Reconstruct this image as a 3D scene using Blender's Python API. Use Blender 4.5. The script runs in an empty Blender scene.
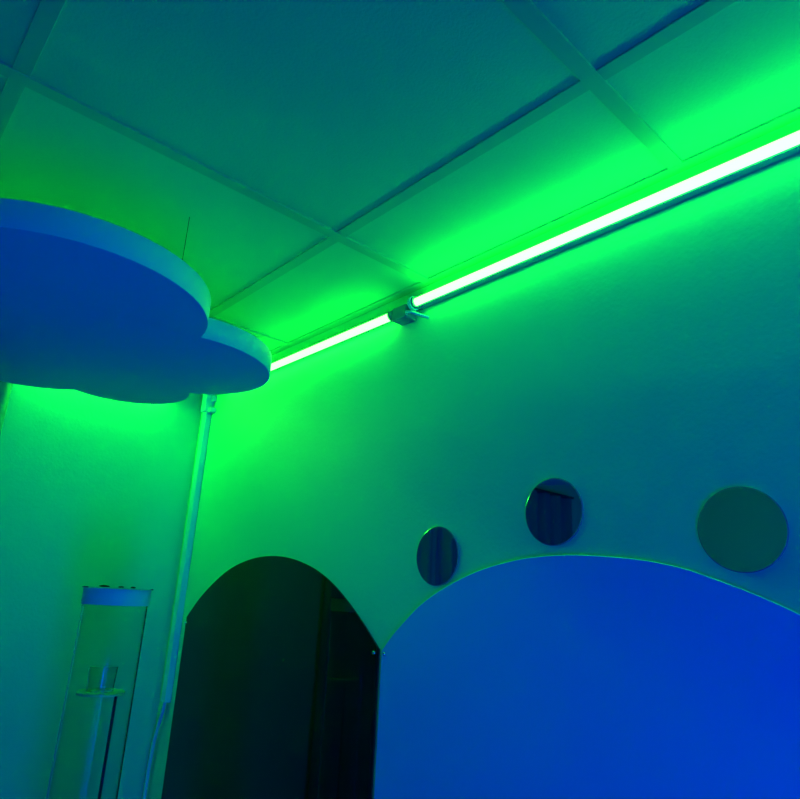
import bpy, bmesh, math
from mathutils import Matrix, Vector, noise
S = bpy.context.scene
EYE = 1.69          # camera height over the floor (m); ceiling 2.40 m

# ------------------------------------------------------------------ camera
cd = bpy.data.cameras.new('camera'); cam = bpy.data.objects.new('camera', cd)
S.collection.objects.link(cam); S.camera = cam
cd.sensor_fit = 'HORIZONTAL'; cd.sensor_width = 36; cd.lens = 632.7/800*36
cd.clip_start = .02; cd.clip_end = 50
yaw, pit, rol = math.radians(-48.14), math.radians(17.385), math.radians(2.81)
fw = Vector((math.sin(yaw)*math.cos(pit), math.cos(yaw)*math.cos(pit), math.sin(pit)))
rt = fw.cross(Vector((0, 0, 1))).normalized(); up = rt.cross(fw)
r2 = rt*math.cos(rol)+up*math.sin(rol); u2 = -rt*math.sin(rol)+up*math.cos(rol)
m = Matrix((r2, u2, -fw)).transposed().to_4x4(); m.translation = (0, 0, EYE); cam.matrix_world = m

# ------------------------------------------------------------------ world / exposure
w = bpy.data.worlds.new('world'); S.world = w; w.use_nodes = True
w.node_tree.nodes['Background'].inputs[0].default_value = (0, .25, .6, 1)
w.node_tree.nodes['Background'].inputs[1].default_value = 0.01
vs = S.view_settings; vs.view_transform = 'Standard'; vs.look = 'None'; vs.gamma = 1
vs.use_curve_mapping = False; vs.exposure = 0.0
GREEN = (.92, 22.5, .82)       # green tubes: what they emit
BLUE = (.0, .4, 14.0)          # unseen blue lamp added behind the camera

# ------------------------------------------------------------------ materials
def mat(name, col, rough=.6, spec=.5, metal=0, bump=0, bscale=60, trans=0, ior=1.5, coat=0, emit=None, es=1, mottle=0):
    M = bpy.data.materials.new(name); M.use_nodes = True
    nt = M.node_tree; b = nt.nodes['Principled BSDF']
    b.inputs['Base Color'].default_value = (*col, 1); b.inputs['Roughness'].default_value = rough
    b.inputs['Specular IOR Level'].default_value = spec; b.inputs['Metallic'].default_value = metal
    b.inputs['Transmission Weight'].default_value = trans; b.inputs['IOR'].default_value = ior
    b.inputs['Coat Weight'].default_value = coat
    if emit:
        b.inputs['Emission Color'].default_value = (*[c/max(emit) for c in emit], 1)
        b.inputs['Emission Strength'].default_value = max(emit)*es
    if bump or mottle:
        tc = nt.nodes.new('ShaderNodeTexCoord'); n = nt.nodes.new('ShaderNodeTexNoise')
        n.inputs['Scale'].default_value = bscale; n.inputs['Detail'].default_value = 4
        nt.links.new(tc.outputs['Object'], n.inputs['Vector'])
        if bump:
            bp = nt.nodes.new('ShaderNodeBump'); bp.inputs['Strength'].default_value = bump
            bp.inputs['Distance'].default_value = .002
            nt.links.new(n.outputs['Fac'], bp.inputs['Height']); nt.links.new(bp.outputs['Normal'], b.inputs['Normal'])
        if mottle:
            mx = nt.nodes.new('ShaderNodeMix'); mx.data_type = 'RGBA'
            mx.inputs[6].default_value = (*[c*(1-mottle) for c in col], 1); mx.inputs[7].default_value = (*col, 1)
            nt.links.new(n.outputs['Fac'], mx.inputs[0]); nt.links.new(mx.outputs[2], b.inputs['Base Color'])
    return M
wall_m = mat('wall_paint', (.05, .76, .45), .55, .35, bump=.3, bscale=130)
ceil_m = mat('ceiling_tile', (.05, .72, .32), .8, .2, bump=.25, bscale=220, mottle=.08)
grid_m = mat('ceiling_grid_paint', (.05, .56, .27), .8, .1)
floor_m = mat('floor_vinyl', (.02, .10, .12), .5, .3, mottle=.2, bscale=8)
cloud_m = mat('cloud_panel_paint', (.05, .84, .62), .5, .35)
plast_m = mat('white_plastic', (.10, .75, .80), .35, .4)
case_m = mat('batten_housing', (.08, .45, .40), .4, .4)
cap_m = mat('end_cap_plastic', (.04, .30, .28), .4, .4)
metal_m = mat('screw_metal', (.8, .85, .85), .2, .5, metal=1)
mirror_m = mat('dark_tinted_mirror', (.004, .008, .004), .02, .5, ior=1.46)
edge_m = mat('dark_acrylic_edge', (.01, .05, .04), .15, .5)
round_m = mat('round_mirror_glass', (.10, .50, .60), .02, .5, metal=1)
rim_m = mat('round_mirror_rim', (.35, .6, .6), .2, .5, metal=.6)
blue_m = mat('blue_acrylic', (.01, .34, .95), .45, .25)
lit_edge_m = mat('blue_acrylic_lit_edge', (.05, .9, .9), .25, .6)  # cyan colour stands in for the light caught by the cut edge
curtain_m = mat('dark_curtain_cloth', (.03, .22, .26), .9, .1, bump=.3, bscale=300)
wire_m = mat('black_wire', (.005, .01, .01), .5, .3)
glass_m = mat('clear_acrylic', (.55, .97, .85), .02, .5, trans=1, ior=1.45)
tube_m = mat('clear_cylinder', (.55, .97, .85), .08, .5, trans=1, ior=1.16)
shelf_m = mat('shelf_glass_edge_glow', (.4, 1, .5), .3, .8, trans=.1, ior=1.45)  # bright green base stands in for light glowing in the shelf edge
rod_m = mat('dark_rod', (.01, .05, .07), .4, .4)
stone_m = mat('dark_pebble', (.01, .03, .02), .8, .2)
green_tube = mat('green_tube_glow', (.5, .9, .5), .4, emit=GREEN)
green_tube_2 = mat('strong_green_tube_glow', (.5, .9, .5), .4, emit=GREEN, es=5.0)
added_blue = mat('added_blue_glow', (.2, .3, .9), .4, emit=BLUE)

# ------------------------------------------------------------------ helpers
col = S.collection
def link(name, bm, mt, parent=None, smooth=False, bevel=0, kind=None):
    me = bpy.data.meshes.new(name); bmesh.ops.recalc_face_normals(bm, faces=bm.faces)
    bm.to_mesh(me); bm.free()
    if smooth:
        for p in me.polygons: p.use_smooth = True
    for x in (mt if isinstance(mt, (list, tuple)) else [mt]): me.materials.append(x)
    o = bpy.data.objects.new(name, me); col.objects.link(o)
    if parent: o.parent = parent
    if bevel:
        b = o.modifiers.new('bevel', 'BEVEL'); b.width = bevel; b.segments = 2; b.limit_method = 'ANGLE'
    if smooth: 
        e = o.modifiers.new('edges', 'EDGE_SPLIT'); e.split_angle = math.radians(40)
    if kind: o['kind'] = kind
    return o
def box(bm, a, b):
    vs_ = [bm.verts.new((x, y, z)) for z in (a[2], b[2]) for y in (a[1], b[1]) for x in (a[0], b[0])]
    for f in ((0, 1, 3, 2), (4, 6, 7, 5), (0, 4, 5, 1), (2, 3, 7, 6), (0, 2, 6, 4), (1, 5, 7, 3)):
        bm.faces.new([vs_[i] for i in f])
    return bm
def B(a, b): return box(bmesh.new(), a, b)
def prism(pts, z0, z1, bm=None, T=lambda p: p, side_mat=0):
    bm = bm or bmesh.new()
    lo = [bm.verts.new(T((x, y, z0))) for x, y in pts]; hi = [bm.verts.new(T((x, y, z1))) for x, y in pts]
    bm.faces.new(lo[::-1]); bm.faces.new(hi); n = len(pts)
    for i in range(n):
        f = bm.faces.new((lo[i], lo[(i+1) % n], hi[(i+1) % n], hi[i])); f.material_index = side_mat
    return bm
def lathe(prof, bm=None, seg=64, c=(0, 0, 0), T=lambda p: p, close=False):
    """prof: list of (r, z); closed rings around the z axis."""
    bm = bm or bmesh.new(); rings = []
    for r, z in prof:
        if r < 1e-6: rings.append([bm.verts.new(T((c[0], c[1], c[2]+z)))])
        else: rings.append([bm.verts.new(T((c[0]+r*math.cos(2*math.pi*i/seg), c[1]+r*math.sin(2*math.pi*i/seg), c[2]+z))) for i in range(seg)])
    pr = list(zip(rings, rings[1:]))
    if close: pr.append((rings[-1], rings[0]))
    for a, b in pr:
        for i in range(seg):
            j = (i+1) % seg
            if len(a) == 1 and len(b) == 1: continue
            if len(a) == 1: bm.faces.new((a[0], b[i], b[j]))
            elif len(b) == 1: bm.faces.new((a[i], a[j], b[0]))
            else: bm.faces.new((a[i], a[j], b[j], b[i]))
    return bm
def tube(path, r, bm=None, seg=10):
    bm = bm or bmesh.new(); rings = []; P = [Vector(p) for p in path]
    for i, p in enumerate(P):
        t = (P[min(i+1, len(P)-1)]-P[max(i-1, 0)]).normalized()
        a = t.cross(Vector((0, 0, 1)) if abs(t.z) < .9 else Vector((1, 0, 0))).normalized(); b = t.cross(a)
        rings.append([bm.verts.new(p+a*r*math.cos(2*math.pi*k/seg)+b*r*math.sin(2*math.pi*k/seg)) for k in range(seg)])
    for a, b in zip(rings, rings[1:]):
        for k in range(seg): bm.faces.new((a[k], a[(k+1) % seg], b[(k+1) % seg], b[k]))
    bm.faces.new(rings[0][::-1]); bm.faces.new(rings[-1]); return bm
def tag(o, label, cat=None, group=None):
    o['label'] = label
    if cat: o['category'] = cat
    if group: o['group'] = group
    return o
def empty(name, loc, label, cat, group=None):
    o = bpy.data.objects.new(name, None); col.objects.link(o); o.location = loc; o.empty_display_size = .05
    return tag(o, label, cat, group)

# ------------------------------------------------------------------ room shell
XL, XR, YF, YB, H = -2.12, 1.70, .941, -1.90, 2.40
link('floor', B((XL-.1, YB-.1, -.1), (XR+.1, YF+.1, 0)), floor_m, kind='structure')
link('wall_front', B((XL-.1, YF, 0), (XR+.1, YF+.1, H+.05)), wall_m, kind='structure')
link('wall_left', B((XL-.1, YB, 0), (XL, YF, H+.05)), wall_m, kind='structure')
link('wall_right', B((XR, YB, 0), (XR+.1, YF, H+.05)), wall_m, kind='structure')
link('wall_back', B((XL-.1, YB-.1, 0), (XR+.1, YB, H+.05)), wall_m, kind='structure')
link('ceiling', B((XL, YB, H+.004), (XR, YF, H+.05)), ceil_m, kind='structure')
# grid: main runners along the front wall, cross tees towards it, wall angles
TW = .012; n = 1
YT = [.665, .07, -.525, -1.12, -1.715]; XT = [-1.556, -.961, -.366, .229, .824, 1.419]
for y in YT:
    link('trim_%d' % n, B((XL+.02, y-TW, H+.001), (XR-.02, y+TW, H+.0045)), grid_m, kind='structure', bevel=.0005); n += 1
rows = [YF-.02]+YT+[YB+.02]
for x in XT:
    bm = bmesh.new()
    box(bm, (x-TW, rows[-1]-.0005, H-.0008), (x+TW, rows[0]+.0005, H+.0045))
    link('trim_%d' % n, bm, grid_m, kind='structure', bevel=.0005); n += 1
for a, b in (((XL, YF-.022, H-.001), (XR, YF, H+.004)), ((XL, YB, H-.001), (XR, YB+.022, H+.004)),
             ((XL, YB+.022, H-.001), (XL+.022, YF-.022, H+.004)), ((XR-.022, YB+.022, H-.001), (XR, YF-.022, H+.004))):
    link('trim_%d' % n, B(a, b), grid_m, kind='structure', bevel=.0005); n += 1

# ------------------------------------------------------------------ tube lights
def batten(x0, x1, zc, tilt, label, mt=green_tube, group='green tube lights along the ceiling edge'):
    """Tube light along x, standing off the front wall; origin at its left end on the wall."""
    L = x1-x0; e = empty('tube_light', (x0, YF, zc), label, 'light', group)
    R = Matrix.Rotation(math.radians(tilt), 3, 'X')
    Tf = lambda p: tuple(Vector((0, -.012, 0))+R @ Vector(p))
    prof = [(-.0105, .012), (-.0105, -.006), (-.007, -.010), (.007, -.010), (.0105, -.006), (.0105, .012)]
    # housing: local axis -y is the way the diffuser looks
    bm = prism([(z, y) for z, y in prof], 0.006, L-.006, T=lambda p: Tf((p[2], p[1]-.002, p[0])))
    link('housing', bm, case_m, e, bevel=.0008)
    # diffuser: a long D shaped lens
    pts = [(.0098*math.cos(t), -.0125-.0098*math.sin(t)) for t in [math.pi*k/16 for k in range(17)]]
    bm = prism(pts, .016, L-.016, T=lambda p: Tf((p[2], p[1], p[0])))
    link('diffuser', bm, mt, e, smooth=True)
    for s, t in ((0, .016), (L-.016, L)):
        q = [(-.0125, .010), (-.0125, -.018)]+[(-.0125*math.cos(a), -.018-.0085*math.sin(a)) for a in [math.pi*k/10 for k in range(1, 10)]]+[(.0125, -.018), (.0125, .010)]
        bm = prism(q, s, t, T=lambda p: Tf((p[2], p[1], p[0])))
        link('end_cap', bm, cap_m, e, bevel=.001)
    return e
batten(-.998, .20, EYE+.662, 6, 'long glowing green tube light running to the right from the connector over the arches')
batten(-1.95, -1.056, EYE+.661, 38, 'glowing green tube light between the cloud panel and the connector')
# green tube along the left wall, above the cloud panel
e = batten(0, 1.10, 2.30, 75, 'green tube light on the left wall hidden behind the cloud panel', green_tube_2)
e.location = (XL, -.28, 2.352); e.rotation_euler = (0, 0, math.pi/2)
# connector between the two tubes
e = empty('tube_connector', (-1.03, YF, EYE+.640), 'small dark teal connector box joining the two green tube lights', 'connector')
link('box', B((-.024, -.036, -.012), (.024, 0, .022)), cap_m, e, bevel=.003)
Tc = lambda p: (p[2], p[0]-.024, p[1]+.020)
link('ring', lathe([(.0130, .034), (.0175, .034), (.0175, .042), (.0130, .042)], close=True, seg=32, T=Tc), plast_m, e, smooth=True)
# curled clip and lead under the right tube
clip = [(.022, -.030, -.004), (.034, -.042, -.006), (.048, -.040, -.010), (.058, -.028, -.014), (.064, -.014, -.016), (.066, -.001, -.016)]
link('clip', tube(clip, .0035), plast_m, e, smooth=True)
# unseen lantern lamp added behind the camera, to its right, for soft blue light
e = empty('added_blue_lamp', (.72, .02, 0), 'unseen blue lantern lamp added to light the room, with a round base', 'lamp')
link('base', lathe([(0, 0), (.14, 0), (.14, .012), (.12, .02), (0, .02)]), plast_m, e, smooth=True)
link('pole', lathe([(0, .02), (.012, .02), (.012, .4), (0, .4)], seg=24), plast_m, e, smooth=True)
link('lantern', lathe([(0, .4), (.17, .4), (.20, .45), (.20, 1.25), (.17, 1.30), (0, 1.30)], seg=48), added_blue, e, smooth=True)
link('top_cap', lathe([(0, 1.30), (.024, 1.30), (.024, 1.33), (0, 1.33)], seg=32), plast_m, e, smooth=True)

# ------------------------------------------------------------------ cloud panel
CZ = EYE+.42; TH = .042
circles = [(-1.041, .2097, .214), (-1.1928, .4585, .182), (-1.414, .431, .1411), (-1.42, .22, .19), (-1.24, .06, .18)]
cx, cy = -1.24, .30
def edge(t):
    dx, dy = math.cos(t), math.sin(t); best = 0
    for a, b, r in circles:
        ax, ay = a-cx, b-cy; p = ax*dx+ay*dy; q = p*p-(ax*ax+ay*ay)+r*r
        if q > 0: best = max(best, p+math.sqrt(q))
    return best
pts = [(edge(2*math.pi*k/720)*math.cos(2*math.pi*k/720), edge(2*math.pi*k/720)*math.sin(2*math.pi*k/720)) for k in range(720)]
e = empty('cloud_panel', (cx+.006, cy+.004, CZ), 'thick cloud shaped panel hanging flat from the ceiling on thin wires', 'ceiling decoration')
o = link('panel', prism(pts, 0, TH), cloud_m, e, smooth=True, bevel=.0015)
for x, y in ((-1.127, .409), (-1.20, .05), (-1.45, .33)):
    w_ = link('hanging_wire', tube([(x-cx, y-cy, TH), (x-cx+.001, y-cy, .14), (x-cx, y-cy, H-CZ)], .0006, seg=6), wire_m, e)

# ------------------------------------------------------------------ arched panels
def arch(x0, x1, z0, fn, nseg=80):
    xs = [x0+(x1-x0)*(.5-.5*math.cos(math.pi*i/nseg)) for i in range(nseg+1)]
    return [(x1, z0)]+[(x, fn(x)) for x in reversed(xs)]+[(x0, z0)]
def interp(P):
    P = sorted(P)
    def f(x):
        for i in range(len(P)-1):
            if x <= P[i+1][0] or i == len(P)-2:
                p0 = P[max(i-1, 0)]; p1 = P[i]; p2 = P[i+1]; p3 = P[min(i+2, len(P)-1)]
                m1 = (p2[1]-p0[1])/(p2[0]-p0[0]); m2 = (p3[1]-p1[1])/(p3[0]-p1[0]); h = p2[0]-p1[0]; t = (x-p1[0])/h
                return (2*t**3-3*t*t+1)*p1[1]+(t**3-2*t*t+t)*h*m1+(-2*t**3+3*t*t)*p2[1]+(t**3-t*t)*h*m2
    return f
a1 = [(-2.002, -.089), (-1.932, -.032), (-1.843, .021), (-1.756, .059), (-1.649, .084), (-1.549, .092), (-1.451, .086), (-1.352, .065), (-1.273, .035), (-1.206, -.003), (-1.136, -.053), (-1.073, -.105)]
a2 = [(-1.063, -.106), (-1.030, -.073), (-.993, -.042), (-.955, -.013), (-.892, .021), (-.802, .055), (-.714, .074), (-.652, .080), (-.588, .081), (-.493, .074), (-.434, .064), (-.395, .053), (-.300, .016), (-.230, -.022), (-.170, -.066), (-.117, -.112)]
# local frame: x along the wall, y = height, thickness towards the room
TA = lambda p: (p[0], -p[2], p[1])
def arch_thing(name, P, th, mts, label, cat, screws, smc):
    xm = (P[0][0]+P[-1][0])/2 if name == 'arched_dark_mirror' else -.588
    f = interp(P); x0 = min(p[0] for p in P); x1 = max(p[0] for p in P)
    e = empty(name, (xm, YF, EYE-1.55), label, cat)
    pl = [(x-xm, z) for x, z in arch(x0, x1, 0, lambda x: f(x)+1.55)]
    link('sheet', prism(pl, .0005, th, T=TA, side_mat=1), mts, e)
    bv = e.children[0].modifiers.new('bevel', 'BEVEL'); bv.limit_method = 'ANGLE'; bv.angle_limit = math.radians(60)
    bv.width = .0006 if name == 'arched_dark_mirror' else .004; bv.segments = 1; bv.material = 1
    for sx, sz in screws:
        bm = lathe([(0, th), (.0042, th), (.0042, th+.002), (.0030, th+.0035), (0, th+.004)], seg=20, T=lambda p: TA((p[0]+sx-xm, p[1]+sz+1.55, p[2])))
        link('screw', bm, metal_m, e, smooth=True)
    return e
arch_thing('arched_dark_mirror', a1, .004, [mirror_m, edge_m], 'dark tinted mirror with an arched top, beside the room corner', 'mirror',
           [(-1.088, -.113), (-1.999, -.106), (-1.098, -1.50), (-1.999, -1.50)], 0)
arch_thing('arched_blue_panel', a2, .006, [blue_m, lit_edge_m], 'wide blue panel with an arched top and a cut edge coloured bright as if lit', 'wall panel',
           [(-1.053, -.113), (-.130, -.119), (-1.045, -1.50), (-.135, -1.50)], 0)

# ------------------------------------------------------------------ round mirrors
for (x, z), lb in (((-.913, .084), 'small round mirror nearest the dark arched mirror'),
                   ((-.636, .155), 'small round mirror above the peak of the blue arched panel'),
                   ((-.334, .112), 'small round mirror at the right above the blue arched panel')):
    r = .0585; e = empty('round_mirror', (x, YF, EYE+z), lb, 'mirror', 'small round mirrors over the blue arch')
    link('mirror_glass', lathe([(0, .001), (r-.0012, .001), (r-.0012, .0035), (0, .0035)], T=TA, seg=96), round_m, e)
    link('rim', lathe([(r-.0012, .0005), (r, .0005), (r, .0032), (r-.0012, .0036)], T=TA, seg=96, close=True), rim_m, e, smooth=True)

# ------------------------------------------------------------------ cable trunking in the corner
zb = EYE-.340
e = empty('cable_trunking', (-2.05, YF, zb), 'narrow white cable trunking running down the wall beside the room corner', 'cable trunking')
link('cover', B((-.017, -.020, 0), (.013, 0, .945)), plast_m, e, bevel=.0015)
link('upper_sleeve', B((-.014, -.030, .93), (.022, 0, H-zb-.004)), plast_m, e, bevel=.002)
c = link('clip', B((.020, -.020, .925), (.046, 0, .94)), plast_m, e, bevel=.002)
bm = B((.022, -.014, .965), (.036, 0, .985)); link('screw_tab', bm, plast_m, e, bevel=.001)
pth = [(-2.058, YF-.010, zb+.02), (-2.060, YF-.010, zb-.02), (-2.082, YF-.010, zb-.08), (-2.095, YF-.012, zb-.16), (-2.098, YF-.012, zb-.35), (-2.098, YF-.012, .02)]
def smoothpath(P, k=8):
    P = [Vector(p) for p in P]; out = []
    for i in range(len(P)-1):
        a, b, c_, d = P[max(i-1, 0)], P[i], P[i+1], P[min(i+2, len(P)-1)]
        for j in range(k):
            t = j/k; out.append(.5*((2*b)+(-a+c_)*t+(2*a-5*b+4*c_-d)*t*t+(-a+3*b-3*c_+d)*t**3))
    return out+[P[-1]]
o = link('cable', tube(smoothpath(pth), .0055, seg=12), plast_m, smooth=True)
tag(o, 'white cable coming out of the trunking and dropping down the corner', 'cable')

# ------------------------------------------------------------------ glass display column
vx, vy = -1.612, .574; R = .075
e = empty('display_column', (vx, vy, 0), 'round clear display column with a white header drum near the left wall', 'display case')
hz = EYE-.047; ht = EYE-.008
link('base_drum', lathe([(0, 0), (R, 0), (R, .20), (0, .20)]), plast_m, e, smooth=True)
link('header_drum', lathe([(0, hz), (R, hz), (R, ht-.003), (0, ht-.003)]), plast_m, e, smooth=True)
link('lid', lathe([(0, ht-.003), (R+.004, ht-.003), (R+.004, ht), (0, ht)]), glass_m, e, smooth=True)
link('glass_cylinder', lathe([(R-.006, .20), (R-.003, .20), (R-.003, hz), (R-.006, hz)], close=True, seg=128), tube_m, e, smooth=True)
link('support_rod', tube([(.014, .031, .20), (.014, .031, EYE-.244)], .0035), rod_m, e, smooth=True)
shz = EYE-.238
link('shelf', lathe([(0, shz-.005), (.052, shz-.005), (.052, shz), (0, shz)], c=(-.020, .008, 0)), shelf_m, e, smooth=True)
cupx, cupy = vx-.030, vy+.008
o = link('glass_tumbler', lathe([(0, 0), (.029, 0), (.032, .052), (.0300, .0525), (.0275, .004), (0, .004)], seg=64), glass_m, smooth=True)
o.location = (cupx, cupy, shz+.0003); tag(o, 'small clear glass tumbler on the round shelf of the display column', 'glass')
for i, (dx, dy, s, lb) in enumerate(((.02, -.04, .006, 'longest of the small dark lumps on top of the display column'), (.03, -.005, .0045, 'small dark lump in the middle on top of the display column'), (.025, .025, .005, 'small dark lump at the corner side on top of the display column'))):
    bm = bmesh.new(); bmesh.ops.create_icosphere(bm, subdivisions=3, radius=1)
    for v in bm.verts:
        k = 1+.25*noise.noise(v.co*1.7+Vector((i*5, 0, 0))); v.co = Vector((v.co.x*.9*k, v.co.y*(1.8-.3*i)*k, max(v.co.z, -.6)*.45*k))*s
    zmin = min(v.co.z for v in bm.verts)
    for v in bm.verts: v.co.z -= zmin
    o = link('pebble', bm, stone_m, smooth=True); o.location = (vx+dx, vy+dy, ht)
    tag(o, lb, 'pebble', 'dark lumps on the display column')

# ------------------------------------------------------------------ dark curtain on the left wall (seen in the mirrors)
e = empty('curtain', (XL, -.50, 0), 'dark floor length curtain on the left wall, seen in the round mirrors', 'curtain')
bm = bmesh.new(); y0, y1 = -.86, .84; ztop = 2.29; N = 340; fr = []
for i in range(N+1):
    y = y0+(y1-y0)*i/N; d = .035+.018*math.sin(y*48+1.3*math.sin(y*9))+.006*math.sin(y*131)
    fr.append((d, y))
A = [[bm.verts.new((d+o_, y, z)) for d, y in fr] for o_ in (0, -.004) for z in (.03, ztop)]
for i in range(N):
    bm.faces.new((A[0][i], A[0][i+1], A[1][i+1], A[1][i])); bm.faces.new((A[2][i], A[3][i], A[3][i+1], A[2][i+1]))
    bm.faces.new((A[1][i], A[1][i+1], A[3][i+1], A[3][i])); bm.faces.new((A[0][i], A[2][i], A[2][i+1], A[0][i+1]))
for k in (0, N): bm.faces.new((A[0][k], A[1][k], A[3][k], A[2][k]))
link('cloth', bm, curtain_m, e, smooth=True)
link('rail', B((0, y0-.02, ztop), (.06, y1+.02, ztop+.012)), rod_m, e)
